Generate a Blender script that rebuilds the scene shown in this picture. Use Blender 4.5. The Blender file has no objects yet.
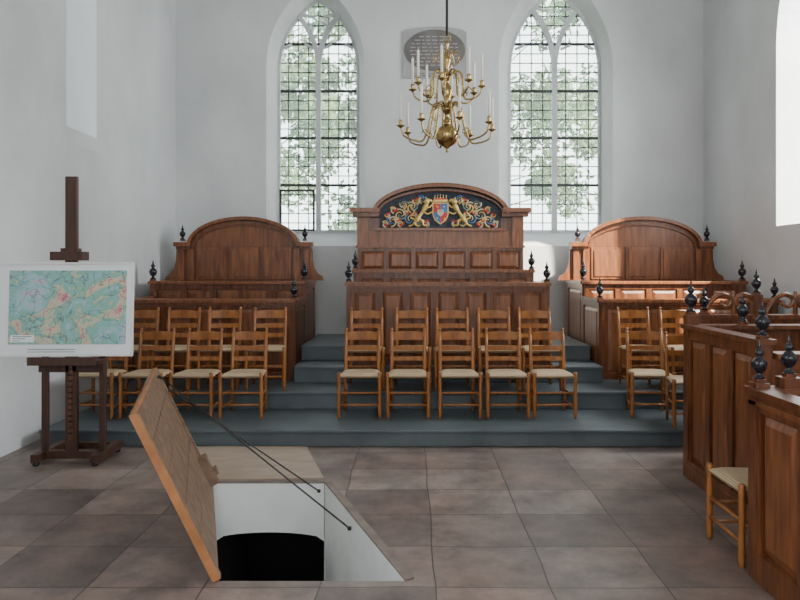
import bpy, bmesh, math, random
from mathutils import Vector, Matrix
random.seed(7)
S = bpy.context.scene
pi = math.pi

# ------------------------------------------------------------ materials
def new_mat(name):
    m = bpy.data.materials.new(name); m.use_nodes = True
    nt = m.node_tree
    b = nt.nodes["Principled BSDF"]
    return m, nt, b

def noise_mat(name, c1, c2, scale=5.0, stretch=(1,1,1), rough=0.6, bump=0.0, detail=6, metallic=0.0, bscale=None, lo=0.3, hi=0.7):
    m, nt, b = new_mat(name)
    tc = nt.nodes.new("ShaderNodeTexCoord"); mp = nt.nodes.new("ShaderNodeMapping")
    mp.inputs["Scale"].default_value = stretch
    nz = nt.nodes.new("ShaderNodeTexNoise"); nz.inputs["Scale"].default_value = scale; nz.inputs["Detail"].default_value = detail
    cr = nt.nodes.new("ShaderNodeValToRGB")
    cr.color_ramp.elements[0].position = lo; cr.color_ramp.elements[1].position = hi
    cr.color_ramp.elements[0].color = (*c1, 1); cr.color_ramp.elements[1].color = (*c2, 1)
    L = nt.links.new
    L(tc.outputs["Object"], mp.inputs[0]); L(mp.outputs[0], nz.inputs["Vector"]); L(nz.outputs["Fac"], cr.inputs[0])
    L(cr.outputs[0], b.inputs["Base Color"])
    b.inputs["Roughness"].default_value = rough; b.inputs["Metallic"].default_value = metallic
    if bump:
        n2 = nt.nodes.new("ShaderNodeTexNoise"); n2.inputs["Scale"].default_value = bscale or scale*3
        L(mp.outputs[0], n2.inputs["Vector"])
        bp = nt.nodes.new("ShaderNodeBump"); bp.inputs["Strength"].default_value = bump; bp.inputs["Distance"].default_value = 0.02
        L(n2.outputs["Fac"], bp.inputs["Height"]); L(bp.outputs[0], b.inputs["Normal"])
    return m

M = {}
M['plaster'] = noise_mat("plaster", (.49,.505,.51), (.65,.665,.67), .75, (1,1,.7), rough=.9, bump=.35, bscale=7, detail=9, lo=.28, hi=.66)
M['niche'] = noise_mat("niche_limewash", (.74,.79,.83), (.82,.86,.89), 1.3, rough=.9, bump=.2, bscale=9)
M['white'] = noise_mat("whitewash", (.66,.68,.67), (.78,.79,.77), 2.5, rough=.85, bump=.2)
M['wood'] = noise_mat("oak_dark", (.055,.015,.005), (.190,.062,.022), 5, (6,6,.7), rough=.32, bump=.05)
M['woodmid'] = noise_mat("oak_mid", (.095,.030,.010), (.255,.088,.030), 5, (6,6,.7), rough=.33, bump=.05)
M['woodpanel'] = noise_mat("oak_panel", (.085,.028,.010), (.245,.088,.032), 4, (5,5,.6), rough=.36, bump=.05)
M['easelwood'] = noise_mat("easel_wood", (.035,.013,.008), (.070,.026,.014), 5, (6,6,.7), rough=.5)
M['chair'] = noise_mat("chair_wood", (.19,.066,.016), (.35,.135,.036), 6, (5,5,.8), rough=.33)
M['lid'] = noise_mat("lid_underside", (.105,.060,.036), (.24,.145,.085), 3, (.8,5,5), rough=.55, bump=.05)
M['lidedge'] = noise_mat("lid_edge", (.23,.085,.022), (.38,.155,.05), 4, (2,2,2), rough=.5)
M['ply'] = noise_mat("plywood", (.27,.20,.15), (.36,.28,.22), 3, (1,4,1), rough=.6)
M['black'] = noise_mat("ebony", (.008,.008,.013), (.020,.020,.028), 10, rough=.22)
M['iron'] = noise_mat("iron", (.012,.012,.012), (.025,.025,.025), 10, rough=.5)
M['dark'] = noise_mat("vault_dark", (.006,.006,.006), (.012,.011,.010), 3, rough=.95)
M['brass'] = noise_mat("brass", (.32,.22,.085), (.48,.35,.15), 4, rough=.25, metallic=1.0)
M['candle'] = noise_mat("candle_wax", (.80,.76,.64), (.85,.82,.72), 4, rough=.5)
M['lead'] = noise_mat("lead_came", (.015,.018,.02), (.035,.04,.045), 8, rough=.6)
M['stone'] = noise_mat("window_stone", (.46,.48,.49), (.58,.60,.61), 4, rough=.85)
M['step'] = noise_mat("step_paint", (.055,.071,.080), (.092,.113,.124), 2.5, rough=.48, bump=.05)
M['rim'] = noise_mat("rim_stone", (.15,.115,.10), (.22,.18,.15), 6, rough=.8, bump=.2)
M['slab'] = noise_mat("slab_stone", (.31,.31,.31), (.40,.40,.40), 4, rough=.7)
M['slabdark'] = noise_mat("slab_dark", (.11,.10,.095), (.18,.17,.16), 3, rough=.6)
M['ceil'] = noise_mat("ceiling_paint", (.5,.5,.48), (.56,.56,.54), 2, rough=.9)
M['frame'] = noise_mat("frame_white", (.70,.71,.70), (.76,.77,.76), 5, rough=.4)
M['mat'] = noise_mat("map_mount", (.78,.80,.82), (.82,.84,.86), 5, rough=.25)
M['gold'] = noise_mat("gilding", (.55,.35,.08), (.80,.58,.20), 20, rough=.38, metallic=.2)
M['cream'] = noise_mat("carved_cream", (.38,.34,.24), (.56,.50,.36), 20, rough=.6)
M['navy'] = noise_mat("tympanum_blue", (.010,.016,.030), (.03,.045,.07), 12, rough=.6)
M['red'] = noise_mat("heraldic_red", (.45,.02,.02), (.55,.04,.04), 8, rough=.5)
M['hblue'] = noise_mat("heraldic_blue", (.04,.12,.32), (.08,.20,.42), 8, rough=.5)
M['hgreen'] = noise_mat("heraldic_green", (.10,.17,.16), (.20,.28,.26), 14, rough=.6)
M['bark'] = noise_mat("bark", (.10,.09,.07), (.18,.16,.13), 6, rough=.9)
M['grass'] = noise_mat("grass", (.06,.12,.03), (.12,.20,.06), 2, rough=.9)

# floor tiles
def tile_mat():
    m, nt, b = new_mat("floor_tiles"); L = nt.links.new
    tc = nt.nodes.new("ShaderNodeTexCoord"); mp = nt.nodes.new("ShaderNodeMapping")
    mp.inputs["Location"].default_value = (-.14+.58*20, .08+.5*20, 0)
    br = nt.nodes.new("ShaderNodeTexBrick")
    br.offset = 0.0; br.squash = 1.0
    br.inputs["Scale"].default_value = 1; br.inputs["Brick Width"].default_value = .58; br.inputs["Row Height"].default_value = .5
    br.inputs["Mortar Size"].default_value = .0045; br.inputs["Mortar Smooth"].default_value = .3
    br.inputs["Color1"].default_value = (.108,.084,.076,1); br.inputs["Color2"].default_value = (.215,.170,.150,1)
    br.inputs["Mortar"].default_value = (.060,.048,.043,1)
    dn = nt.nodes.new("ShaderNodeTexNoise"); dn.inputs["Scale"].default_value = 1.2
    mixv = nt.nodes.new("ShaderNodeMixRGB"); mixv.inputs[0].default_value = .05
    L(tc.outputs["Object"], dn.inputs["Vector"])
    L(tc.outputs["Object"], mixv.inputs[1]); L(dn.outputs["Color"], mixv.inputs[2])
    L(mixv.outputs[0], mp.inputs[0]); L(mp.outputs[0], br.inputs["Vector"])
    nz = nt.nodes.new("ShaderNodeTexNoise"); nz.inputs["Scale"].default_value = 2.6; nz.inputs["Detail"].default_value = 12; nz.inputs["Roughness"].default_value = .7
    L(tc.outputs["Object"], nz.inputs["Vector"])
    cr = nt.nodes.new("ShaderNodeValToRGB")
    cr.color_ramp.elements[0].position = .34; cr.color_ramp.elements[1].position = .66
    cr.color_ramp.elements[0].color = (.52,.50,.50,1); cr.color_ramp.elements[1].color = (1.45,1.42,1.40,1)
    L(nz.outputs["Fac"], cr.inputs[0])
    mu = nt.nodes.new("ShaderNodeMixRGB"); mu.blend_type = 'MULTIPLY'; mu.inputs[0].default_value = 1
    L(br.outputs["Color"], mu.inputs[1]); L(cr.outputs[0], mu.inputs[2])
    # greyer / warmer patches
    n3 = nt.nodes.new("ShaderNodeTexNoise"); n3.inputs["Scale"].default_value = .8; n3.inputs["Detail"].default_value = 3
    L(tc.outputs["Object"], n3.inputs["Vector"])
    c3 = nt.nodes.new("ShaderNodeValToRGB"); c3.color_ramp.elements[0].position=.35; c3.color_ramp.elements[1].position=.65
    c3.color_ramp.elements[0].color=(.90,.97,1.0,1); c3.color_ramp.elements[1].color=(1.10,.98,.92,1)
    L(n3.outputs["Fac"], c3.inputs[0])
    m3 = nt.nodes.new("ShaderNodeMixRGB"); m3.blend_type='MULTIPLY'; m3.inputs[0].default_value=1
    L(mu.outputs[0], m3.inputs[1]); L(c3.outputs[0], m3.inputs[2]); L(m3.outputs[0], b.inputs["Base Color"])
    rr = nt.nodes.new("ShaderNodeMapRange"); rr.inputs[3].default_value=.32; rr.inputs[4].default_value=.55
    L(nz.outputs["Fac"], rr.inputs[0]); L(rr.outputs[0], b.inputs["Roughness"])
    bp = nt.nodes.new("ShaderNodeBump"); bp.inputs["Strength"].default_value = .4; bp.inputs["Distance"].default_value = .01
    ma = nt.nodes.new("ShaderNodeMath"); ma.operation = 'SUBTRACT'
    L(nz.outputs["Fac"], ma.inputs[0]); L(br.outputs["Fac"], ma.inputs[1]); L(ma.outputs[0], bp.inputs["Height"]); L(bp.outputs[0], b.inputs["Normal"])
    return m
M['tile'] = tile_mat()

def rush_mat():
    m, nt, b = new_mat("rush_seat"); L = nt.links.new
    tc = nt.nodes.new("ShaderNodeTexCoord"); sp = nt.nodes.new("ShaderNodeSeparateXYZ"); L(tc.outputs["Object"], sp.inputs[0])
    def mth(op, a, bb=None):
        n = nt.nodes.new("ShaderNodeMath"); n.operation = op
        if isinstance(a, (int,float)): n.inputs[0].default_value = a
        else: L(a, n.inputs[0])
        if bb is not None:
            if isinstance(bb, (int,float)): n.inputs[1].default_value = bb
            else: L(bb, n.inputs[1])
        return n.outputs[0]
    mx = mth('MAXIMUM', mth('ABSOLUTE', sp.outputs[0]), mth('ABSOLUTE', sp.outputs[1]))
    s = mth('SINE', mth('MULTIPLY', mx, 480.0))
    s = mth('ADD', mth('MULTIPLY', s, .5), .5)
    cr = nt.nodes.new("ShaderNodeValToRGB")
    cr.color_ramp.elements[0].color = (.24,.16,.09,1); cr.color_ramp.elements[1].color = (.58,.45,.28,1)
    L(s, cr.inputs[0]); L(cr.outputs[0], b.inputs["Base Color"]); b.inputs["Roughness"].default_value = .7
    bp = nt.nodes.new("ShaderNodeBump"); bp.inputs["Strength"].default_value = .5; bp.inputs["Distance"].default_value = .004
    L(s, bp.inputs["Height"]); L(bp.outputs[0], b.inputs["Normal"])
    return m
M['rush'] = rush_mat()

def map_mat():
    m, nt, b = new_mat("printed_map"); L = nt.links.new
    tc = nt.nodes.new("ShaderNodeTexCoord")
    nz = nt.nodes.new("ShaderNodeTexNoise"); nz.inputs["Scale"].default_value = 3.0; nz.inputs["Detail"].default_value = 14; nz.inputs["Distortion"].default_value = .7; nz.inputs["Roughness"].default_value=.74
    L(tc.outputs["Object"], nz.inputs["Vector"])
    cr = nt.nodes.new("ShaderNodeValToRGB"); e = cr.color_ramp.elements
    e[0].position = .34; e[0].color = (.42,.12,.18,1); e[1].position = .70; e[1].color = (.10,.22,.40,1)
    for p, c in ((.40,(.60,.28,.30,1)),(.44,(.62,.54,.38,1)),(.48,(.22,.44,.34,1)),(.53,(.24,.48,.48,1)),(.58,(.38,.54,.58,1)),(.63,(.55,.38,.46,1))):
        k = e.new(p); k.color = c
    L(nz.outputs["Fac"], cr.inputs[0])
    n2 = nt.nodes.new("ShaderNodeTexNoise"); n2.inputs["Scale"].default_value = 6; n2.inputs["Detail"].default_value = 4
    L(tc.outputs["Object"], n2.inputs["Vector"])
    cr2 = nt.nodes.new("ShaderNodeValToRGB"); e = cr2.color_ramp.elements
    e[0].position = .485; e[0].color = (1,1,1,1); e[1].position = .515; e[1].color = (1,1,1,1)
    k = e.new(.5); k.color = (.5,.42,.55,1)
    L(n2.outputs["Fac"], cr2.inputs[0])
    mu = nt.nodes.new("ShaderNodeMixRGB"); mu.blend_type = 'MULTIPLY'; mu.inputs[0].default_value = 1
    L(cr.outputs[0], mu.inputs[1]); L(cr2.outputs[0], mu.inputs[2]); L(mu.outputs[0], b.inputs["Base Color"])
    b.inputs["Roughness"].default_value = .25
    return m
M['map'] = map_mat()

def glass_mat():
    m = bpy.data.materials.new("leaded_glass"); m.use_nodes = True; nt = m.node_tree
    for n in list(nt.nodes): nt.nodes.remove(n)
    o = nt.nodes.new("ShaderNodeOutputMaterial"); t = nt.nodes.new("ShaderNodeBsdfTransparent"); g = nt.nodes.new("ShaderNodeBsdfGlossy")
    t.inputs[0].default_value = (.92,.97,.95,1); g.inputs["Roughness"].default_value = .1
    mx = nt.nodes.new("ShaderNodeMixShader"); mx.inputs[0].default_value = .05
    tl = nt.nodes.new("ShaderNodeBsdfTranslucent"); tl.inputs[0].default_value=(.9,.97,.97,1)
    m2 = nt.nodes.new("ShaderNodeMixShader"); m2.inputs[0].default_value = .14
    nt.links.new(t.outputs[0], m2.inputs[1]); nt.links.new(tl.outputs[0], m2.inputs[2])
    nt.links.new(m2.outputs[0], mx.inputs[1]); nt.links.new(g.outputs[0], mx.inputs[2]); nt.links.new(mx.outputs[0], o.inputs[0])
    return m
M['glass'] = glass_mat()

def leaf_mat():
    m = bpy.data.materials.new("leaf"); m.use_nodes = True; nt = m.node_tree
    for n in list(nt.nodes): nt.nodes.remove(n)
    o = nt.nodes.new("ShaderNodeOutputMaterial"); d = nt.nodes.new("ShaderNodeBsdfDiffuse"); t = nt.nodes.new("ShaderNodeBsdfTranslucent")
    tc = nt.nodes.new("ShaderNodeTexCoord"); nz = nt.nodes.new("ShaderNodeTexNoise"); nz.inputs["Scale"].default_value = .9
    cr = nt.nodes.new("ShaderNodeValToRGB"); cr.color_ramp.elements[0].color = (.07,.13,.07,1); cr.color_ramp.elements[1].color = (.26,.34,.20,1)
    cr.color_ramp.elements[0].position = .35; cr.color_ramp.elements[1].position = .65
    nt.links.new(tc.outputs["Object"], nz.inputs["Vector"]); nt.links.new(nz.outputs["Fac"], cr.inputs[0])
    nt.links.new(cr.outputs[0], d.inputs[0]); nt.links.new(cr.outputs[0], t.inputs[0])
    mx = nt.nodes.new("ShaderNodeMixShader"); mx.inputs[0].default_value = .5
    nt.links.new(d.outputs[0], mx.inputs[1]); nt.links.new(t.outputs[0], mx.inputs[2]); nt.links.new(mx.outputs[0], o.inputs[0])
    return m
M['leaf'] = leaf_mat()

# ------------------------------------------------------------ mesh builder
class MB:
    def __init__(s): s.v=[]; s.f=[]; s.m=[]; s.sm=[]; s.mats=[]
    def mi(s, k):
        if k not in s.mats: s.mats.append(k)
        return s.mats.index(k)
    def add(s, vs, fs, mat, smooth=False):
        o = len(s.v); s.v += [tuple(v) for v in vs]; i = s.mi(mat)
        for f in fs: s.f.append([o+k for k in f]); s.m.append(i); s.sm.append(smooth)
    def obox(s, o, u, n, a0,a1,b0,b1,z0,z1, mat):
        o=Vector(o); u=Vector(u); n=Vector(n); vs=[]
        for z in (z0,z1):
            for a,b in ((a0,b0),(a1,b0),(a1,b1),(a0,b1)):
                p = o+u*a+n*b; vs.append((p.x,p.y,p.z+z))
        s.add(vs, [(3,2,1,0),(4,5,6,7),(0,1,5,4),(1,2,6,5),(2,3,7,6),(3,0,4,7)], mat)
    def box(s, x0,x1,y0,y1,z0,z1,mat): s.obox((0,0,0),(1,0,0),(0,1,0),x0,x1,y0,y1,z0,z1,mat)
    def beam(s, p, q, w, h, mat, up=(0,0,1)):
        p=Vector(p); q=Vector(q); d=(q-p).normalized(); up=Vector(up)
        if abs(d.dot(up))>.98: up=Vector((0,1,0))
        r=d.cross(up).normalized(); t=r.cross(d)
        vs=[]
        for e in (p,q):
            for a,b in ((-1,-1),(1,-1),(1,1),(-1,1)): vs.append(e+r*(a*w/2)+t*(b*h/2))
        s.add(vs, [(3,2,1,0),(4,5,6,7),(0,1,5,4),(1,2,6,5),(2,3,7,6),(3,0,4,7)], mat)
    def lathe(s, prof, c, mat, seg=16):
        vs=[]; fs=[]; n=len(prof)
        for r,z in prof:
            for k in range(seg):
                a=2*pi*k/seg; vs.append((c[0]+r*math.cos(a), c[1]+r*math.sin(a), c[2]+z))
        for i in range(n-1):
            for k in range(seg):
                k2=(k+1)%seg; fs.append((i*seg+k,i*seg+k2,(i+1)*seg+k2,(i+1)*seg+k))
        fs.append(tuple(range(seg))[::-1]); fs.append(tuple((n-1)*seg+k for k in range(seg)))
        s.add(vs,fs,mat,True)
    def tube(s, pts, r, mat, seg=8):
        pts=[Vector(p) for p in pts]; n=len(pts); vs=[]; fs=[]
        rr = list(r)+[r[-1]]*n if isinstance(r,(list,tuple)) else [r]*n
        d0=(pts[1]-pts[0]).normalized(); ref=Vector((0,0,1)) if abs(d0.z)<.9 else Vector((0,1,0))
        a=d0.cross(ref).normalized()
        for i,p in enumerate(pts):
            d=(pts[min(i+1,n-1)]-pts[max(i-1,0)]).normalized()
            a=(a-d*a.dot(d)).normalized(); b=d.cross(a)
            for k in range(seg):
                t=2*pi*k/seg; vs.append(p+(a*math.cos(t)+b*math.sin(t))*rr[i])
        for i in range(n-1):
            for k in range(seg):
                k2=(k+1)%seg; fs.append((i*seg+k,i*seg+k2,(i+1)*seg+k2,(i+1)*seg+k))
        fs.append(tuple(range(seg))[::-1]); fs.append(tuple((n-1)*seg+k for k in range(seg)))
        s.add(vs,fs,mat,True)
    def prism(s, poly, o, u, n, b0, b1, mat):
        o=Vector(o); u=Vector(u); n=Vector(n); k=len(poly); vs=[]
        for b in (b0,b1):
            for a,z in poly:
                p=o+u*a+n*b; vs.append((p.x,p.y,p.z+z))
        fs=[tuple(range(k))[::-1], tuple(range(k,2*k))]
        for i in range(k): j=(i+1)%k; fs.append((i,j,k+j,k+i))
        s.add(vs,fs,mat)
    def obj(s, name, bevel=0, loc=(0,0,0), rotz=0):
        me=bpy.data.meshes.new(name); me.from_pydata(s.v,[],s.f)
        for k in s.mats: me.materials.append(M[k])
        me.polygons.foreach_set("material_index", s.m); me.polygons.foreach_set("use_smooth", s.sm)
        me.update()
        bm=bmesh.new(); bm.from_mesh(me); bmesh.ops.recalc_face_normals(bm, faces=bm.faces); bm.to_mesh(me); bm.free()
        ob=bpy.data.objects.new(name, me); S.collection.objects.link(ob); ob.location=loc; ob.rotation_euler[2]=rotz
        if bevel:
            b=ob.modifiers.new("bevel",'BEVEL'); b.width=bevel; b.segments=2; b.limit_method='ANGLE'; b.angle_limit=math.radians(50)
        return ob

def catmull(pts, n=6):
    P=[Vector(p) for p in pts]; P=[P[0]*2-P[1]]+P+[P[-1]*2-P[-2]]; out=[]
    for i in range(1,len(P)-2):
        for k in range(n):
            t=k/n; a,b,c,d=P[i-1],P[i],P[i+1],P[i+2]
            out.append(.5*((2*b)+(c-a)*t+(2*a-5*b+4*c-d)*t*t+(3*b-a-3*c+d)*t**3))
    out.append(P[-2]); return out

FIN=[(.030,0),(.034,.012),(.018,.022),(.016,.035),(.036,.055),(.046,.085),(.044,.105),(.026,.128),(.014,.138),(.022,.148),(.026,.160),(.020,.175),(.009,.185),(.011,.195),(.006,.215),(.002,.235)]
def finial(mb, x,y,z, sc=1.0):
    mb.box(x-.03*sc,x+.03*sc,y-.03*sc,y+.03*sc,z,z+.025*sc,'wood')
    mb.lathe([(r*sc,h*sc) for r,h in FIN],(x,y,z+.024*sc),'black',14)

def panelling(mb, o, u, n, w, z0, z1, cols, rows=1, th=.04, st=.07, frame='wood', pan='woodpanel', plinth=.08):
    mb.obox(o,u,n,0,w,-th,0,z0,z1,frame)
    f=.024
    mb.obox(o,u,n,0,w,0,f+.008,z0,z0+plinth,frame)
    mb.obox(o,u,n,0,w,0,f,z1-st,z1,frame)
    zz0=z0+plinth; zz1=z1-st
    pw=(w-st*(cols+1))/cols; ph=(zz1-zz0-st*(rows-1))/rows
    for i in range(cols+1): mb.obox(o,u,n,i*(pw+st),i*(pw+st)+st,0,f-.001,zz0,zz1,frame)
    for r in range(1,rows): mb.obox(o,u,n,0,w,0,f-.002,zz0+r*ph+(r-1)*st,zz0+r*(ph+st),frame)
    O=Vector(o); U=Vector(u); N=Vector(n)
    for i in range(cols):
        for r in range(rows):
            a0=st+i*(pw+st); a1=a0+pw; b0=zz0+r*(ph+st); b1=b0+ph
            g=min(.04,pw*.2,ph*.2); k=.012
            vs=[]
            for (aa0,aa1,bb0,bb1,d) in ((a0+k,a1-k,b0+k,b1-k,.002),(a0+k+g,a1-k-g,b0+k+g,b1-k-g,.020)):
                for a,b in ((aa0,bb0),(aa1,bb0),(aa1,bb1),(aa0,bb1)):
                    p=O+U*a+N*d; vs.append((p.x,p.y,p.z+b))
            mb.add(vs,[(4,5,6,7),(0,1,5,4),(1,2,6,5),(2,3,7,6),(3,0,4,7)],pan)

X=(1,0,0); Y=(0,1,0); NX=(-1,0,0); NY=(0,-1,0)

# ------------------------------------------------------------ room shell
XL,XR,YB,YF,H = -3.65,4.5,10.5,-6.0,7.6
def arch_pts(c,a,z0,zs,n=10):
    R=2*a; pts=[(c-a,z0),(c+a,z0)]
    for i in range(n+1):
        t=(pi/3)*i/n; pts.append((c-a+R*math.cos(t), zs+R*math.sin(t)))
    for i in range(1,n+1):
        t=pi-pi/3+(pi/3)*i/n; pts.append((c+a+R*math.cos(t), zs+R*math.sin(t)))
    return pts
def wall(name, rect, holes, mp, mat='plaster'):
    bm=bmesh.new()
    loops=[[(rect[0],rect[2]),(rect[1],rect[2]),(rect[1],rect[3]),(rect[0],rect[3])]]+[h[0] for h in holes]
    es=[]
    for lp in loops:
        vs=[bm.verts.new(mp(p,q,0)) for p,q in lp]
        for i in range(len(vs)): es.append(bm.edges.new((vs[i],vs[(i+1)%len(vs)])))
    bmesh.ops.triangle_fill(bm, edges=es, use_beauty=True)
    for outer,inner,depth,back in holes:
        a=[bm.verts.new(mp(p,q,0)) for p,q in outer]; b=[bm.verts.new(mp(p,q,depth)) for p,q in inner]
        for i in range(len(a)):
            j=(i+1)%len(a); bm.faces.new((a[i],a[j],b[j],b[i]))
        if back:
            fb=bm.faces.new(b); fb.material_index=1
    me=bpy.data.meshes.new(name); bm.to_mesh(me); bm.free(); me.materials.append(M[mat]); me.materials.append(M['niche'])
    ob=bpy.data.objects.new(name,me); S.collection.objects.link(ob); return ob

W1o,W1i = arch_pts(-1.49,.76,2.02,4.80), arch_pts(-1.49,.64,2.25,4.85)
W2o,W2i = arch_pts(2.22,.88,2.02,4.78), arch_pts(2.27,.73,2.25,4.83)
wall("wall_back",(XL,XR,-.2,H),[(W1o,W1i,.35,0),(W2o,W2i,.35,0)],lambda p,q,d:(p,YB+d,q))
RW=[(7.45,.95),(-1.9,.95),(-4.3,.95)]  # first opening is in view; the rest are unseen, added to admit light
wall("wall_right",(YF,YB,-.2,H),[(arch_pts(c,a,2.2,4.4),arch_pts(c,a-.08,2.3,4.4),.4,0) for c,a in RW],lambda p,q,d:(XR+d,p,q))
LW=[(1.5,.8),(-3.2,.8)]  # unseen openings, added to let fill light in from the left
niche_o=arch_pts(7.64,.46,3.02,5.2); niche_i=arch_pts(7.64,.42,3.22,5.2)
wall("wall_left",(YF,YB,-.2,H),[(arch_pts(c,a,2.3,4.6),arch_pts(c,a-.08,2.4,4.6),.4,0) for c,a in LW]+[(niche_o,niche_i,.09,1)],lambda p,q,d:(XL-d,p,q))
wall("wall_front",(XL,XR,-.2,H),[(arch_pts(.42,1.5,2.6,4.0),arch_pts(.42,1.4,2.7,4.0),.4,0)],lambda p,q,d:(p,YF-d,q))  # unseen front opening, added for the fill lamp outside it
mb=MB(); mb.box(XL-.5,XR+.5,YF-.5,YB+.5,H,H+.1,'ceil'); mb.obj("ceiling")

# floor with the trapdoor opening
HF=[(-1.55,5.3),(-.68,5.3),(-.04,3.65),(-1.035,3.65)]
bm=bmesh.new(); es=[]
for lp in ([(XL-.1,YF-.1),(XR+.1,YF-.1),(XR+.1,YB+.1),(XL-.1,YB+.1)], HF):
    vs=[bm.verts.new((p,q,0)) for p,q in lp]
    for i in range(4): es.append(bm.edges.new((vs[i],vs[(i+1)%4])))
bmesh.ops.triangle_fill(bm, edges=es, use_beauty=True)
for f in bm.faces:
    if f.normal.z<0: f.normal_flip()
me=bpy.data.meshes.new("floor"); bm.to_mesh(me); bm.free(); me.materials.append(M['tile'])
fo=bpy.data.objects.new("floor",me); S.collection.objects.link(fo)

# cellar pit
mb=MB(); D=-1.7
a,b,c,d=[Vector((p[0],p[1],0)) for p in HF]
def down(v,z): return (v.x,v.y,z)
mb.add([down(b,0),down(c,0),down(c,D),down(b,D)],[(0,1,2,3)],'white')
mb.add([down(c,0),down(d,0),down(d,D),down(c,D)],[(0,1,2,3)],'white')
mb.add([down(d,0),down(a,0),down(a,D),down(d,D)],[(0,1,2,3)],'white')
n=14; top=[]
for i in range(n+1):
    t=i/n; x=a.x+.02+(b.x-a.x-.025)*t; top.append((x, -.43+.05*math.sin(pi*t)**.6 if 0<t<1 else -.45))
for i in range(n):
    x0,z0=top[i]; x1,z1=top[i+1]
    mb.add([(x0,a.y,0),(x1,a.y,0),(x1,a.y,z1),(x0,a.y,z0)],[(0,1,2,3)],'white')
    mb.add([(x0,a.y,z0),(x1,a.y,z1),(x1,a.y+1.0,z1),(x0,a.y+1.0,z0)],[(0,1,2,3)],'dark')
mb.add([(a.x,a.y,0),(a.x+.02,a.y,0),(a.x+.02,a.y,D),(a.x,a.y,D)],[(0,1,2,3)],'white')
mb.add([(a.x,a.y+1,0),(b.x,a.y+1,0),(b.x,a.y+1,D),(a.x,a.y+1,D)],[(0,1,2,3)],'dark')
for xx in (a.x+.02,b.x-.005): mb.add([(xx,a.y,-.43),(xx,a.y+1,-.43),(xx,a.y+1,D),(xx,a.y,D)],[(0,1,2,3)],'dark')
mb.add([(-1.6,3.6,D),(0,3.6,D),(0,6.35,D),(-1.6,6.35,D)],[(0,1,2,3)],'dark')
mb.obj("cellar_pit")
mb=MB()
def rim(p,q,w,side,h=.012):
    p=Vector((p[0],p[1],0)); q=Vector((q[0],q[1],0)); dd=(q-p).normalized(); nn=Vector((dd.y,-dd.x,0))*side
    mb.obox(p,dd,nn,0,(q-p).length,0,w,0.0005,h,'rim')
rim(HF[1],HF[2],.055,-1); rim(HF[0],HF[1],.03,-1)
mb.obj("trim_1",.003)

# plywood cover next to the opening
mb=MB(); pts=[(-2.02,6.36),(-.99,6.36),(-.70,5.40),(-1.56,5.36)]
vs=[(x,y,.001) for x,y in pts]+[(x,y,.014) for x,y in pts]
mb.add(vs,[(3,2,1,0),(4,5,6,7),(0,1,5,4),(1,2,6,5),(2,3,7,6),(3,0,4,7)],'ply')
mb.obj("plywood_board")

# trapdoor lid
mb=MB()
h0=Vector((-1.035,3.65,.01)); h1=Vector((-1.55,5.3,.01)); w=(h1-h0)
up=Vector((-.455,0,.90)); up*=1.0/up.length
nrm=w.cross(up).normalized()
if nrm.x<0: nrm=-nrm
def slab(s0,s1,t0,t1,b0,b1,mat):
    vs=[]
    for bb in (b0,b1):
        for s_,t_ in ((s0,t0),(s1,t0),(s1,t1),(s0,t1)): vs.append(h0+w*s_+up*t_+nrm*bb)
    mb.add(vs,[(3,2,1,0),(4,5,6,7),(0,1,5,4),(1,2,6,5),(2,3,7,6),(3,0,4,7)],mat)
slab(0,1,0,1,-.034,-.014,'tile')
pr=[0,.21,.40,.61,.80,1.0]
for i in range(5): slab(.006,.994,pr[i]+.002,pr[i+1]-.002,-.014,.001*(i%2),'lid')
slab(-.004,.004,0,1,-.036,.010,'lidedge'); slab(.996,1.004,0,1,-.036,.010,'lidedge')
slab(0,1,.988,1.0,-.036,.010,'lidedge')
slab(.004,.035,.0,.988,0,.012,'lid'); slab(.965,.996,0,.988,0,.012,'lid'); slab(.035,.965,.94,.988,0,.012,'lid')
slab(.86,.93,.04,.26,.001,.06,'lid'); slab(.86,.93,.10,.14,.06,.09,'lid')
lid=mb.obj("trapdoor_lid",.002)
def rod(name,p,q):
    m2=MB(); m2.tube([p,q],.006,'iron',8)
    for e in (p,q): m2.lathe([(.010,-.012),(.014,-.006),(.014,.006),(.010,.012)],e,'iron',10)
    m2.obj(name)
e1=h0+w*.86+up*.95+nrm*.028; e2=h0+w*.975+up*.80+nrm*.028
rod("trapdoor_stay_rod", e1, Vector((-.42,4.57,-.07)))
rod("trapdoor_stay_rod", e2, Vector((-.72,5.26,-.045)))

# ------------------------------------------------------------ steps
def step(x0,x1,y0,y1,z0,z1):
    mb=MB()
    mb.box(x0,x1,y0,y1,z0,z1-.03,'step'); mb.box(x0,x1,y0-.025,y1,z1-.03,z1,'step')
    mb.obj("chancel_step",.006)
step(-3.5,XR-.01,6.4,YB-.01,0.001,.16)
step(-3.3,XR-.01,7.32,YB-.01,.161,.35)
step(-1.37,2.21,7.88,YB-.01,.351,.54)
step(-1.37,-.80,8.43,9.9,.541,.72)
step(1.65,2.21,8.43,9.9,.541,.72)

# ------------------------------------------------------------ stalls
def arc_band(mb, cx, a, zb, rise, y, th, proj0, proj1, mat, n=24):
    for i in range(n):
        t0=pi-pi*i/n; t1=pi-pi*(i+1)/n
        q=[(cx+a*math.cos(t0),zb+rise*math.sin(t0)),(cx+a*math.cos(t1),zb+rise*math.sin(t1)),
           (cx+(a-th)*math.cos(t1),zb+(rise-th)*math.sin(t1)),(cx+(a-th)*math.cos(t0),zb+(rise-th)*math.sin(t0))]
        mb.prism(q,(0,y,0),X,NY,proj0,proj1,mat)

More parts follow.
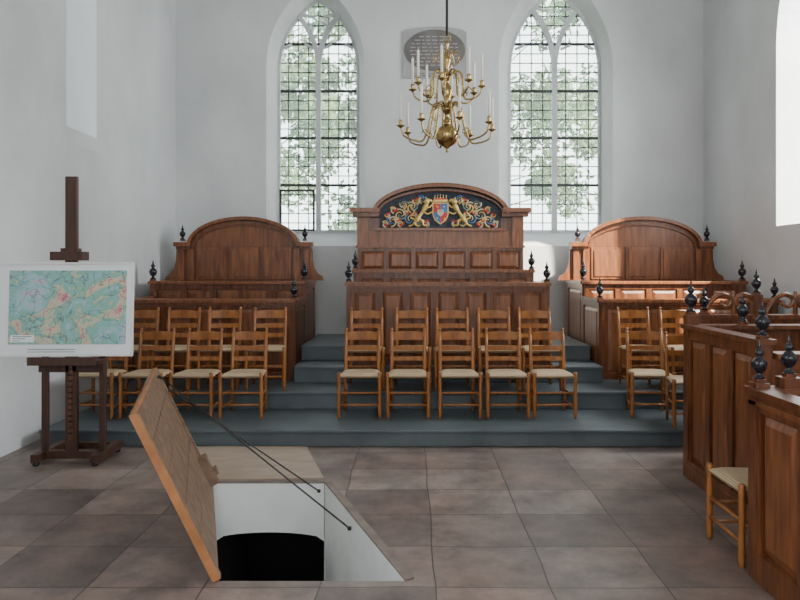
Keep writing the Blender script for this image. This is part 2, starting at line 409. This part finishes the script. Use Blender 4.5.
def side_stall(name, xa, xb):
    mb=MB(); z0=.3505; w=xb-xa
    panelling(mb,(xa,8.14,0),X,NY,w,z0,1.27,5)
    mb.box(xa-.03,xb+.03,8.07,8.36,1.27,1.305,'woodmid'); mb.box(xa-.01,xb+.01,8.09,8.12,1.24,1.27,'wood')
    panelling(mb,(xa,8.94,0),X,NY,w,z0,1.47,5)
    mb.box(xa-.03,xb+.03,8.87,9.16,1.47,1.505,'woodmid')
    mb.box(xa+.05,xb-.05,8.55,8.90,.80,.84,'woodmid'); mb.box(xa+.05,xb-.05,9.42,9.76,.86,.90,'woodmid')
    for x,nn,uu in ((xa,NX,Y),(xb,X,Y)):
        panelling(mb,(x,8.14,0),uu,nn,.80,z0,1.27,1); panelling(mb,(x,8.94,0),uu,nn,.86,z0,1.47,1)
        mb.box(x-.045,x+.045,8.14,8.94,1.27,1.31,'wood'); mb.box(x-.045,x+.045,8.94,9.8,1.47,1.51,'wood')
        finial(mb,x,8.18,1.305,1.0); finial(mb,x,8.98,1.505,1.1)
        finial(mb,x+(.12 if x==xa else -.12),9.78,2.07,.9)
    bx0,bx1=xa+.06,xb-.06; zb=2.0; cx=(bx0+bx1)/2; a=(bx1-bx0)/2-.16
    mb.box(bx0,bx1,9.80,9.86,z0,zb,'wood')
    n=24; poly=[(cx+a*math.cos(pi*i/n),zb-.01+.38*math.sin(pi*i/n)) for i in range(n+1)]
    mb.prism(poly,(0,9.86,0),X,NY,0,.06,'woodpanel')
    arc_band(mb,cx,a+.03,zb,.42,9.86,.05,-.01,.13,'woodmid'); arc_band(mb,cx,a-.05,zb-.02,.34,9.86,.03,.055,.085,'wood')
    for x0,x1 in ((bx0-.05,cx-a+.03),(cx+a-.03,bx1+.05)):
        mb.box(x0,x1,9.71,9.87,zb-.01,zb+.05,'woodmid'); mb.box(x0+.02,x1-.02,9.75,9.86,zb-.05,zb-.01,'wood')
    for x in (bx0,cx-a-.02,cx+a-.06,bx1-.08): mb.box(x,x+.08,9.77,9.80,1.5,zb-.05,'woodmid')
    pw=(2*a-.16)/3
    for i in range(3):
        x0=cx-a+.08+i*pw
        mb.box(x0+.02,x0+pw-.02,9.785,9.80,1.52,zb-.02,'woodpanel'); mb.box(x0+.06,x0+pw-.06,9.770,9.79,1.56,zb-.06,'woodpanel')
    for sx,x in ((-1,bx0),(1,bx1)):
        pl=[(0,1.50),(sx*.20,1.50),(sx*.19,1.56),(sx*.12,1.60),(sx*.07,1.68),(sx*.045,1.80),(sx*.04,1.95),(0,1.97)]
        mb.prism(pl,(x,9.86,0),X,NY,0,.05,'woodmid')
    return mb.obj(name,.004)
side_stall("choir_stall",-3.42,-1.42)
side_stall("choir_stall",2.26,4.36)

def centre_stall():
    mb=MB(); xa,xb=-.75,1.60; w=xb-xa; z0=.5405; z1=z0
    panelling(mb,(xa,8.02,0),X,NY,w,z0,1.47,7)
    mb.box(xa-.03,xb+.03,7.95,8.28,1.47,1.51,'woodmid'); mb.box(xa-.01,xb+.01,7.97,8.00,1.44,1.47,'wood')
    xc,xd=-.74,1.56
    panelling(mb,(xc,8.84,0),X,NY,xd-xc,z1,1.62,6)
    mb.box(xc-.03,xd+.03,8.77,9.04,1.62,1.655,'woodmid')
    for x,nn in ((xa,NX),(xb,X)):
        panelling(mb,(x,8.02,0),Y,nn,.82,z0,1.47,2)
        mb.box(x-.04,x+.04,8.02,8.84,1.47,1.51,'wood')
        finial(mb,x,8.07,1.505,1.0)
    for x,nn in ((xc,NX),(xd,X)):
        panelling(mb,(x,8.84,0),Y,nn,.80,z1,1.62,1); mb.box(x-.04,x+.04,8.84,9.62,1.62,1.66,'wood')
        finial(mb,x,8.88,1.655,1.0)
    mb.box(xa+.05,xb-.05,8.45,8.80,.95,.99,'woodmid')
    cx=.40; hw=1.17; yb=9.62
    mb.box(cx-hw,cx+hw,yb,yb+.07,z1,2.44,'wood')
    panelling(mb,(cx-hw,yb-.01,0),X,NY,2*hw,1.60,1.97,6,1,.01,.05,'wood','woodmid',.06)
    mb.box(cx-hw-.02,cx+hw+.02,yb-.06,yb,1.965,2.0,'woodmid')
    mb.box(cx-hw+.02,cx+hw-.02,yb-.025,yb,2.0,2.21,'woodpanel')
    mb.box(cx-.94,cx+.94,yb-.055,yb,2.205,2.245,'woodmid')
    for sx in (-1,1):
        x0=cx+sx*hw; mb.box(min(x0,x0-sx*.16),max(x0,x0-sx*.16),yb-.05,yb,2.0,2.40,'woodmid')
        e0=cx+sx*.86; e1=cx+sx*(hw+.10)
        mb.box(min(e0,e1),max(e0,e1),yb-.16,yb+.08,2.46,2.52,'woodmid'); mb.box(min(e0,e1-sx*.04),max(e0,e1-sx*.04),yb-.11,yb+.07,2.40,2.46,'wood')
    n=28; A=.94
    pl=[(cx+A*math.cos(pi*i/n),2.44+.40*math.sin(pi*i/n)) for i in range(n+1)]
    mb.prism(pl,(0,yb+.07,0),X,NY,0,.07,'wood')
    arc_band(mb,cx,A+.02,2.44,.43,yb,.055,-.08,.15,'woodmid',28); arc_band(mb,cx,A-.04,2.42,.37,yb,.03,-.02,.09,'wood',28)
    A=.86
    pl=[(cx-A,2.25),(cx+A,2.25)]+[(cx+A*math.cos(pi*i/n),2.42+.33*math.sin(pi*i/n)) for i in range(n+1)]
    mb.prism(pl,(0,yb,0),X,NY,0,.02,'navy')
    yy=yb-.035
    cols=('gold','cream','hgreen','gold','hblue','cream')
    ci=0
    for (px,pz,R,dr) in ((.30,2.33,.07,1),(.42,2.36,.09,-1),(.56,2.43,.09,1),(.68,2.34,.08,-1),(.40,2.54,.08,1),(.26,2.65,.06,1),(.52,2.57,.06,-1),(.77,2.30,.05,1),(.20,2.31,.05,-1),(.66,2.50,.05,1),(.56,2.30,.05,1),(.74,2.42,.04,-1),(.48,2.46,.04,1),(.36,2.44,.04,-1),(.34,2.62,.05,-1),(.61,2.36,.04,1)):
        for q in range(3):
            ci+=1; mt=cols[ci%6] if R>.055 else ('cream','gold','red')[ci%3]
            for sx in (-1,1):
                ph=q*2*pi/3+R*9; pts=[]; rr=[]
                for k in range(12):
                    t=k/11; r=R*(1-t*.82); an=ph+dr*t*3.6
                    pts.append((cx+sx*(px+r*math.cos(an)), yy-.012*math.sin(pi*t), pz+r*math.sin(an))); rr.append(.013*(1-.45*t))
                mb.tube(pts,rr,mt,6)
    for sx in (-1,1):
        B=lambda x,z:(cx+sx*x, yy-.025, z)
        # rearing lion: haunch, waist, chest, maned head, four legs, tail
        mb.tube(catmull([B(.34,2.33),B(.31,2.39),B(.26,2.46),B(.21,2.54),B(.19,2.58)],4),[.018,.030,.036,.036,.034,.028,.024,.023,.023,.026,.032,.038,.040,.038,.034,.028,.02],'gold',8)
        mb.tube(catmull([B(.21,2.58),B(.18,2.625),B(.14,2.625),B(.115,2.61)],3),[.032,.040,.043,.040,.034,.028,.024,.018,.014,.010],'gold',8)
        mb.tube(catmull([B(.22,2.54),B(.16,2.53),B(.12,2.57)],3),.011,'gold',6); mb.tube(catmull([B(.25,2.48),B(.18,2.44),B(.12,2.47)],3),.011,'gold',6)
        mb.tube(catmull([B(.32,2.37),B(.25,2.34),B(.24,2.28),B(.19,2.275)],3),[.020]*4+[.013]*3+[.010]*4,'gold',6); mb.tube(catmull([B(.34,2.35),B(.37,2.31),B(.33,2.275),B(.28,2.27)],3),[.020]*4+[.013]*3+[.010]*4,'gold',6)
        mb.tube(catmull([B(.35,2.35),B(.42,2.39),B(.37,2.47),B(.42,2.54),B(.39,2.57)],4),[.008]*12+[.015]*5,'gold',6)
        mb.lathe([(.004,-.004),(.007,0),(.004,.004)],(cx+sx*.15,yy-.066,2.635),'black',6)
    sh=[(-.115,2.60),(.115,2.60),(.115,2.43),(.08,2.35),(0,2.29),(-.08,2.35),(-.115,2.43)]
    mb.prism(sh,(cx,yb,0),X,NY,.02,.065,'gold')
    mb.prism([(0,2.585),(.10,2.585),(.10,2.46),(0,2.46)],(cx,yb,0),X,NY,.065,.072,'hblue')
    mb.prism([(-.10,2.585),(0,2.585),(0,2.46),(-.10,2.46)],(cx,yb,0),X,NY,.065,.073,'red')
    mb.prism([(0,2.46),(.10,2.46),(.10,2.43),(.07,2.36),(0,2.31)],(cx,yb,0),X,NY,.065,.073,'red')
    mb.prism([(0,2.46),(-.10,2.46),(-.10,2.43),(-.07,2.36),(0,2.31)],(cx,yb,0),X,NY,.065,.072,'hblue')
    mb.prism([(-.045,2.50),(.045,2.50),(.045,2.44),(0,2.40),(-.045,2.44)],(cx,yb,0),X,NY,.073,.08,'cream')
    for px,pz in ((-.06,2.55),(-.04,2.53),(.05,2.54),(.06,2.37),(-.05,2.38)): mb.lathe([(.003,-.014),(.013,0),(.003,.014)],(cx+px*.95,yb-.076,pz),'gold',6)
    mb.box(cx-.10,cx+.10,yb-.075,yb-.03,2.61,2.64,'gold'); mb.box(cx-.085,cx+.085,yb-.07,yb-.035,2.64,2.66,'red')
    for k in range(5):
        x=cx-.08+.04*k; mb.tube([(x,yb-.055,2.64),(x,yb-.055,2.70-abs(k-2)*.008)],[.013,.006],'gold',6)
        mb.lathe([(.004,-.01),(.012,0),(.004,.01)],(x,yb-.055,2.71-abs(k-2)*.008),'cream',8)
    return mb.obj("carved_wooden_pew_with_crest",.003)
centre_stall()

# ------------------------------------------------------------ right foreground pews
def near_pew():
    mb=MB(); x0,x1,y0,y1=1.87,3.4,2.3,3.70
    panelling(mb,(x0,y1,0),NY,NX,y1-y0,.001,1.0,3,1,.04,.09,'wood','woodmid',.16)
    panelling(mb,(x1,y1,0),NX,Y,x1-x0-.04,.001,1.0,3,1,.04,.09,'wood','woodmid',.16)
    mb.box(x0-.05,x0+.07,y0,y1+.04,1.0,1.035,'wood'); mb.box(x0+.07,x1,y1-.09,y1+.04,1.0,1.035,'wood')
    mb.box(x0-.03,x0,y0,y1+.02,.94,.965,'woodmid')
    mb.box(x0-.03,x0+.05,y1-.06,y1+.025,0.001,1.06,'wood')
    finial(mb,x0+.01,y1-.02,1.06,.88); finial(mb,x0+.17,y1-.02,1.09,.88); mb.box(x0+.12,x0+.22,y1-.07,y1+.03,1.035,1.09,'wood')
    mb.prism([(0,.90),(.42,.82),(.42,.85),(0,.935)],(x0+.06,y0,0),X,Y,0,y1-y0-.1,'woodmid')
    mb.box(x0+.55,x0+.95,y0,y1-.05,.42,.46,'woodmid'); mb.box(x0+.57,x0+.60,y0,y1-.05,0.001,.42,'wood')
    return mb.obj("box_pew",.004)
near_pew()
def mid_pew():
    mb=MB(); x0,x1,y0,y1=2.24,4.3,4.36,5.50
    panelling(mb,(x0,y1,0),NY,NX,y1-y0,.001,1.19,3,1,.04,.08,'wood','woodmid',.14)
    panelling(mb,(x0+.02,y0,0),X,NY,x1-x0-.02,.001,1.10,4,1,.04,.08,'wood','woodmid',.14)
    panelling(mb,(x0+.02,y1,0),X,Y,x1-x0-.02,.001,1.19,4,1,.04,.08,'wood','woodmid',.14)
    mb.box(x0-.05,x0+.08,y0-.04,y1+.04,1.19,1.225,'wood'); mb.box(x0+.08,x1,y0-.05,y0+.1,1.10,1.135,'woodmid'); mb.box(x0+.08,x1,y1-.1,y1+.04,1.19,1.225,'wood')
    mb.box(x0-.03,x0+.06,y0-.03,y0+.06,.001,1.225,'wood'); mb.box(x0-.035,x0+.055,y1-.06,y1+.03,.001,1.30,'wood')
    mb.box(x0-.04,x0,y0,y1,0.001,.10,'wood')
    finial(mb,x0+.015,y0+.015,1.225,.95); finial(mb,x0+.01,y1-.015,1.30,1.1)
    finial(mb,x0+.42,y1-.03,1.225,1.0)
    mb.box(x0+.15,x1,4.9,5.25,.44,.48,'woodmid'); mb.box(x0+.15,x1,5.25,5.29,.001,1.0,'wood')
    return mb.obj("box_pew",.004)
mid_pew()
def crest_pew():
    mb=MB(); x0,x1,yy=2.62,4.4,6.12
    panelling(mb,(x0,yy,0),X,NY,x1-x0,.001,1.22,4,1,.04,.08,'wood','woodmid',.14)
    mb.box(x0-.03,x1,yy-.05,yy+.09,1.22,1.26,'wood')
    mb.box(x0-.02,x0+.05,yy-.03,yy+.06,.001,1.28,'wood')
    finial(mb,x0+.015,yy+.015,1.28,.9)
    for i in range(3):
        c=x0+.28+i*.56
        for sx in (-1,1):
            pts=[(c+sx*.26,yy+.02,1.27),(c+sx*.20,yy+.02,1.38),(c+sx*.10,yy+.02,1.44),(c+sx*.02,yy+.02,1.40),(c+sx*.05,yy+.02,1.33),(c+sx*.11,yy+.02,1.35),(c+sx*.10,yy+.02,1.385)]
            mb.tube(catmull(pts,5),[.022]*20+[.016]*11,'woodmid',8)
        mb.tube([(c,yy+.02,1.26),(c,yy+.02,1.47)],[.022,.014],'woodmid',8)
    mb.box(x0+.45,x0+.53,yy-.02,yy+.06,1.26,1.44,'wood'); finial(mb,x0+.49,yy+.02,1.44,.9)
    mb.box(x0,x1,5.70,5.98,.44,.48,'woodmid'); mb.box(x0,x1,5.72,5.75,.001,.44,'wood')
    return mb.obj("crested_pew",.003)
crest_pew()

# ------------------------------------------------------------ chairs
def chair_mesh():
    mb=MB()
    fl=[(-.205,-.19),(.205,-.19)]; bl=[(-.175,.19),(.175,.19)]
    for x,y in fl:
        mb.lathe([(.015,0),(.019,.04),(.019,.40),(.021,.455),(.017,.468)],(x,y,0),'chair',10)
    for x,y in bl:
        mb.tube([(x,y,0),(x,y-.005,.25),(x,y,.45),(x,y+.03,.67),(x,y+.06,.85)],[.015,.018,.019,.018,.014],'chair',10)
        mb.lathe([(.012,-.004),(.017,.008),(.013,.022),(.003,.03)],(x,y+.061,.85),'chair',10)
    for zc,hh in ((.79,.080),(.665,.05),(.555,.045)):
        yo=.19+.03+(zc-.68)*.16; n=8
        vs=[]
        for i in range(n+1):
            t=i/n; x=-.175+.35*t; y=yo+.022*math.sin(pi*t); top=zc+hh/2+(.012*math.sin(pi*t) if zc>.75 else 0)
            vs+=[(x,y-.007,zc-hh/2),(x,y+.007,zc-hh/2),(x,y+.007,top),(x,y-.007,top)]
        fs=[]
        for i in range(n):
            o=4*i
            for k in range(4): fs.append((o+k,o+(k+1)%4,o+4+(k+1)%4,o+4+k))
        fs+=[(0,1,2,3),(4*n+3,4*n+2,4*n+1,4*n)]
        mb.add(vs,fs,'chair')
    R=.0115
    for z in (.14,.26): mb.tube([(-.205,-.19,z),(.205,-.19,z)],R,'chair',8)
    for sx in (-1,1):
        for z in (.11,.23): mb.tube([(sx*.205,-.19,z),(sx*.175,.19,z)],R,'chair',8)
    mb.tube([(-.175,.19,.19),(.175,.19,.19)],R,'chair',8)
    n=12; vs=[]; fs=[]
    def P(i,j,lo):
        s=i/n*2-1; t=j/n*2-1
        y=.205*t; hwid=.222+(.182-.222)*(t+1)/2; x=s*hwid
        m=max(abs(s),abs(t)); edge=math.sqrt(max(0,1-max(0,(m-.8)/.2)**2)) if m>.8 else 1
        k=.006*min(abs(abs(s)-abs(t))*4,1)
        z=.432+(.014+k)*edge-.006*(1-m) if not lo else .420-.014*edge
        return (x,y,z)
    for lo in (0,1):
        for j in range(n+1):
            for i in range(n+1): vs.append(P(i,j,lo))
    N=(n+1)**2
    for j in range(n):
        for i in range(n):
            a=j*(n+1)+i; q=(a,a+1,a+n+2,a+n+1); fs.append(q); fs.append(tuple(N+k for k in q[::-1]))
    ring=[i for i in range(n+1)]+[j*(n+1)+n for j in range(1,n+1)]+[n*(n+1)+i for i in range(n-1,-1,-1)]+[j*(n+1) for j in range(n-1,0,-1)]
    for k in range(len(ring)):
        a,b=ring[k],ring[(k+1)%len(ring)]; fs.append((a,N+a,N+b,b))
    mb.add(vs,fs,'rush',True)
    ob=mb.obj("rush_seat_chair"); return ob
first=chair_mesh(); used=[False]
rc=random.Random(11)
def chair(x,y,z,rot=0):
    if not used[0]: ob=first; used[0]=True
    else:
        ob=bpy.data.objects.new("rush_seat_chair",first.data); S.collection.objects.link(ob)
    ob.location=(x,y,z); ob.rotation_euler[2]=rot+rc.uniform(-.04,.04)
for x in (-.53,-.04,.48,.97,1.44): chair(x,7.04,.1605)
for x in (-.52,-.01,.46,.94,1.41): chair(x,7.58,.3505)
for x in (-3.22,-2.73,-2.22,-1.73): chair(x,7.04,.1605)
for x in (-3.10,-2.63,-2.14,-1.62): chair(x,7.62,.3505, .04)
for x,y,r in ((2.57,7.62,.05),(3.05,7.62,0)): chair(x,y,.3505,r)
for x,y,r in ((2.46,7.06,-.1),(2.71,6.61,-.08)): chair(x,y,.1605,r)
chair(2.04,4.02,.0005,-pi/2)

# ------------------------------------------------------------ chandelier
def chandelier():
    mb=MB(); cx,cy=.37,7.2
    prof=[(.004,2.90),(.016,2.915),(.012,2.935),(.022,2.95),(.035,2.962),(.085,2.99),(.118,3.035),(.128,3.08),(.118,3.125),(.085,3.165),(.045,3.19),(.030,3.21),
          (.05,3.225),(.05,3.24),(.026,3.26),(.022,3.30),(.045,3.33),(.062,3.35),(.062,3.37),(.03,3.39),(.024,3.44),(.044,3.49),(.060,3.54),(.050,3.59),(.024,3.63),(.022,3.66),
          (.052,3.68),(.052,3.70),(.026,3.73),(.020,3.80),(.036,3.85),(.044,3.89),(.034,3.93),(.016,3.97),(.012,4.02),(.022,4.04),(.022,4.06),(.008,4.09)]
    mb.lathe(prof,(cx,cy,0),'brass',24)
    ring=[(cx+.035*math.cos(2*pi*k/16),cy,4.12+.035*math.sin(2*pi*k/16)) for k in range(17)]; mb.tube(ring,.008,'brass',8)
    mb.tube([(cx,cy,4.14),(cx,cy,H-.02)],.014,'iron',8); mb.lathe([(.05,0),(.05,.02),(.015,.05)],(cx,cy,H-.06),'iron',12)
    def arms(n,z0,rad,dip,zc,off,ch):
        for k in range(n):
            t=off+2*pi*k/n; C,Sn=math.cos(t),math.sin(t)
            q=lambda r,z:(cx+C*r,cy+Sn*r,z)
            pts=[q(.04,z0),q(.09,z0+.045),q(.15,z0+.01),q(.17,z0-.08),q(rad*.5,dip+.015),q(rad*.72,dip),q(rad*.93,dip+.045),q(rad,zc)]
            pts=catmull(pts,5); m=len(pts); mb.tube(pts,[.012-.003*i/m for i in range(m)],'brass',8)
            cur=[q(.22+.05*(1-j/12)*math.cos(j*.6),dip+.08+.05*(1-j/12)*math.sin(j*.6)) for j in range(11)]
            mb.tube(cur,.006,'brass',6)
            mb.lathe([(.008,-.01),(.018,0),(.042,.012),(.046,.018),(.018,.02),(.015,.03),(.021,.045),(.022,.07),(.018,.075)],q(rad,zc),'brass',14)
            mb.lathe([(.0135,.065),(.0130,.065+ch),(.004,.075+ch),(.002,.09+ch)],q(rad,zc),'candle',10)
    arms(8,3.38,.50,3.02,3.15,.20,.28)
    arms(8,3.72,.37,3.46,3.57,.20+pi/8,.28)
    for k in range(8):
        t=.2+2*pi*k/8; q=lambda r,z:(cx+math.cos(t)*r,cy+math.sin(t)*r,z)
        mb.tube(catmull([q(.02,3.90),q(.07,3.97),q(.13,3.94),q(.14,3.87),q(.11,3.86)],4),.006,'brass',6)
        mb.tube(catmull([q(.02,3.30),q(.08,3.40),q(.16,3.36),q(.18,3.28),q(.14,3.26)],4),.006,'brass',6)
    return mb.obj("brass_chandelier")
chandelier()

# ------------------------------------------------------------ easel and framed map
def easel():
    mb=MB(); x=-2.94; y=5.88; W='easelwood'
    mb.box(x-.05,x+.05,y-.02,y+.02,.10,2.47,W)
    mb.box(x-.018,x+.018,y-.028,y-.02,.2,.9,'wood')
    for k in range(12): mb.box(x-.02,x+.02,y-.032,y-.027,.25+k*.05,.265+k*.05,'black')
    mb.box(x-.14,x+.14,y-.10,y+.02,1.745,1.82,W); mb.box(x-.07,x+.07,y-.06,y+.03,1.82,1.85,W)
    mb.box(x-.29,x+.29,y-.17,y+.02,.86,.90,W); mb.box(x-.29,x+.29,y-.18,y-.165,.86,.93,W); mb.box(x-.28,x+.28,y-.02,y+.03,.78,.86,W)
    for sx in (-1,1):
        mb.box(x+sx*.25-.026,x+sx*.25+.026,y+.02,y+.06,.10,.95,W)
        mb.box(x+sx*.25-.033,x+sx*.25+.033,y-.14,y+.36,.03,.10,W)
        for yy in (y-.11,y+.33): mb.lathe([(.02,0),(.028,.01),(.028,.022),(.02,.03)],(x+sx*.25,yy,0.0005),'black',10)
    mb.box(x-.25,x+.25,y-.02,y+.05,.035,.10,W); mb.box(x-.25,x+.25,y+.30,y+.34,.035,.095,W)
    return mb.obj("wooden_easel",.004)
easel()
def framed():
    mb=MB(); w,h=1.17,.80; t=.018
    mb.box(-w/2,w/2,.005,.02,0,h,'mat')
    mb.box(-w/2,w/2,-.012,.02,0,t,'frame'); mb.box(-w/2,w/2,-.012,.02,h-t,h,'frame')
    mb.box(-w/2,-w/2+t,-.012,.02,t,h-t,'frame'); mb.box(w/2-t,w/2,-.012,.02,t,h-t,'frame')
    mb.box(-w/2+.12,w/2-.06,.001,.006,.10,h-.07,'map')
    mb.box(-w/2+.14,-w/2+.34,-.001,.002,.12,.18,'mat')
    for k in range(3): mb.box(-w/2+.16,-w/2+.32-.05*k,-.002,-.0005,.165-k*.018,.170-k*.018,'navy')
    for k in range(2): mb.box(-.30,.10,-.001,.0045,.035+k*.022,.039+k*.022,'lead')
    o=mb.obj("framed_map",.002,(-2.965,5.775,.93)); o.rotation_euler=(math.radians(-2.5),0,math.radians(1.5)); return o
framed()

# ------------------------------------------------------------ windows
def lead_window(name, cx, a, z0, zs, y, casement=False):
    mb=MB(); R=2*a
    def hwid(z): return a if z<=zs else max(0,math.sqrt(max(0,R*R-(z-zs)**2))-a)
    def top(x): return zs+math.sqrt(max(0,R*R-(abs(x)+a)**2))
    ztop=top(0)
    o=arch_pts(cx,a,z0,zs); mb.add([(p,y+.02,q) for p,q in o],[tuple(range(len(o)))],'glass')
    for i in range(len(o)):
        p,q=o[i],o[(i+1)%len(o)]; mb.beam((p[0],y,p[1]),(q[0],y,q[1]),.07,.06+.001*(i%2),'stone',(0,1,0))
    mb.box(cx-.038,cx+.038,y-.05,y+.06,z0,zs+.10,'stone')
    T=math.acos(.75)
    for sx in (-1,1):
        pts=[(cx+sx*(-R+R*math.cos(k/10*T)), y, zs+R*math.sin(k/10*T)) for k in range(11)]
        for k in range(10): mb.beam(pts[k],pts[k+1],.075,.083+sx*.004+.001*(k%2),'stone',(0,1,0))
        zt=zs+R*math.sin(T)
        mb.beam((cx+sx*a*.30,y,zt-.20),(cx+sx*a*.10,y,zt-.10),.035,.05+.003*sx,'stone',(0,1,0))
        mb.beam((cx+sx*a*.42,y,zt+.03),(cx+sx*a*.12,y,zt-.02),.035,.05+.003*sx,'stone',(0,1,0))
        for s2 in (-1,1):
            lx=cx+sx*a*.5; mb.beam((lx+s2*a*.36,y,zs+.34),(lx+s2*a*.16,y,zs+.40),.035,.045+.003*s2,'stone',(0,1,0))
    nc=4; gap=a/nc; r=.0075
    for i in range(1,2*nc):
        x=-a+i*gap
        if abs(x)<.01: continue
        mb.box(cx+x-r,cx+x+r,y+.005,y+.018,z0,top(x),'lead')
    mb.box(cx-r,cx+r,y+.005,y+.018,zs+.1,ztop,'lead')
    z=z0+.15; k=1
    while z<ztop-.05:
        hw=hwid(z); t=.020 if k%5==0 else r
        mb.box(cx-hw,cx+hw,y+(-.01 if k%5==0 else .004),y+.019,z-t,z+t,'lead'); z+=.15; k+=1
    if casement:
        x0,x1=cx-a+.02,cx-.06; zz0,zz1=z0+.02,z0+.68
        for (p0,p1,q0,q1) in ((x0,x1,zz0,zz0+.03),(x0,x1,zz1-.03,zz1),(x0,x0+.03,zz0,zz1),(x1-.03,x1,zz0,zz1)): mb.box(p0,p1,y-.03,y+.02,q0,q1,'iron')
    return mb.obj(name)
lead_window("window_1",-1.49,.64,2.25,4.85,YB+.35,True)
lead_window("window_2",2.27,.73,2.25,4.83,YB+.35)

# memorial tablet
mb=MB(); cx=.35
mb.box(cx-.49,cx+.49,YB-.03,YB-.001,4.60,5.30,'slab')
mb.prism([(cx+.49*math.cos(pi*i/20),5.30+.10*math.sin(pi*i/20)) for i in range(21)],(0,YB-.001,0),X,NY,0,.029,'slab')
n=32; mb.prism([(cx+.47*math.cos(2*pi*i/n),5.03+.32*math.sin(2*pi*i/n)) for i in range(n)],(0,YB-.03,0),X,NY,0,.012,'slabdark')
rt=random.Random(5)
for k in range(9):
    z=5.24-k*.055; hw=.44*math.sqrt(max(0,1-((z-5.02)/.30)**2))-.06; x=-hw
    while x<hw-.03 and hw>.03:
        l=rt.uniform(.03,.09); mb.box(cx+x,cx+min(x+l,hw),YB-.0435,YB-.0415,z-.008,z+.006,'slab'); x+=l+.03
for k in range(2):
    x=-.36
    while x<.33: l=rt.uniform(.03,.08); mb.box(cx+x,cx+x+l,YB-.034,YB-.029,4.63+k*.035,4.645+k*.035,'slabdark'); x+=l+.02
mb.obj("memorial_tablet",.002)

# ------------------------------------------------------------ outside
mb=MB(); mb.box(-30,30,11.2,45,-.35,-.3,'grass'); mb.obj("ground")
def tree(x,y,h,seed,nl=2600,rad=2.6,z0=.2):
    mb=MB(); r=random.Random(seed); nb=26
    mb.tube(catmull([(x,y,-.3),(x+.1,y,h*.3),(x-.1,y+.1,h*.55),(x,y,h*.9)],4),[.16-.011*i for i in range(13)],'bark',8)
    blobs=[]
    for i in range(nb):
        an=r.uniform(0,2*pi); rr=rad*math.sqrt(r.random()); zz=r.uniform(h*z0,h)
        blobs.append((x+rr*math.cos(an),y+rr*math.sin(an)*.6,zz,r.uniform(.45,.95)))
        mb.tube(catmull([(x,y,zz*.8),((x*2+blobs[-1][0])/3,y,zz*.88),blobs[-1][:3]],3),[.035,.03,.025,.02,.016,.012,.008],'bark',5)
    for i in range(nl):
        b=blobs[r.randrange(nb)]; d=Vector((r.gauss(0,1),r.gauss(0,1),r.gauss(0,1))).normalized()*b[3]*r.random()**.45
        p=Vector(b[:3])+d; u=Vector((r.gauss(0,1),r.gauss(0,1),r.gauss(0,1))).normalized(); v=u.orthogonal().normalized()
        s=r.uniform(.08,.14); mb.add([p-u*s,p+v*s*.6,p+u*s,p-v*s*.6],[(0,1,2,3)],'leaf')
    mb.obj("tree")
tree(-4.6,17.5,8.6,1,6500,3.4); tree(-.7,19,8.4,2,5500,2.8); tree(1.7,18,8.4,3,5000,2.8); tree(6.3,18.5,8.8,4,7000,3.6)

# ------------------------------------------------------------ light
w=bpy.data.worlds.new("sky"); S.world=w; w.use_nodes=True
bg=w.node_tree.nodes["Background"]; bg.inputs[0].default_value=(.91,.96,1,1); bg.inputs[1].default_value=6.5
def area(name,loc,direc,sx,sy,power,col=(1,1,1)):
    l=bpy.data.lights.new(name,'AREA'); l.shape='RECTANGLE'; l.size=sx; l.size_y=sy; l.energy=power; l.color=col
    o=bpy.data.objects.new(name,l); S.collection.objects.link(o); o.location=loc
    o.rotation_euler=Vector(direc).to_track_quat('-Z','Y').to_euler(); return o
for i,(c,a) in enumerate(RW): area("sky_and_fill_right",(XR+.9,c,4.3),(-1,0,-.12),2.2,4.2,(400,210,150)[i],(.96,.98,1))  # sky light at the visible window, plus added fill lamps behind the camera
for i,(c,a) in enumerate(LW): area("fill_left",(XL-.9,c,4.3),(1,0,-.12),2.0,4.0,(90,90)[i],(.94,.97,1))  # added fill lamps outside the unseen left openings
area("fill_front",(.42,YF-1.0,4.8),(0,1,-.12),3.4,4.4,290,(1,.96,.91))  # added warm fill lamp behind the camera, brightens the furniture fronts
sun=bpy.data.lights.new("sun",'SUN'); sun.energy=30; sun.angle=.02; sun.color=(1,.90,.74)
so=bpy.data.objects.new("sun",sun); S.collection.objects.link(so); so.rotation_euler=Vector((-1,.9,-1.15)).to_track_quat('-Z','Y').to_euler(); so.location=(10,0,10)

# ------------------------------------------------------------ camera
cam=bpy.data.cameras.new("camera"); co=bpy.data.objects.new("camera",cam); S.collection.objects.link(co)
co.location=(0,0,1.68); co.rotation_euler=(pi/2,0,0)
cam.sensor_width=36; cam.lens=30.6; cam.shift_x=-.015; cam.shift_y=-.04; cam.clip_start=.05
S.camera=co
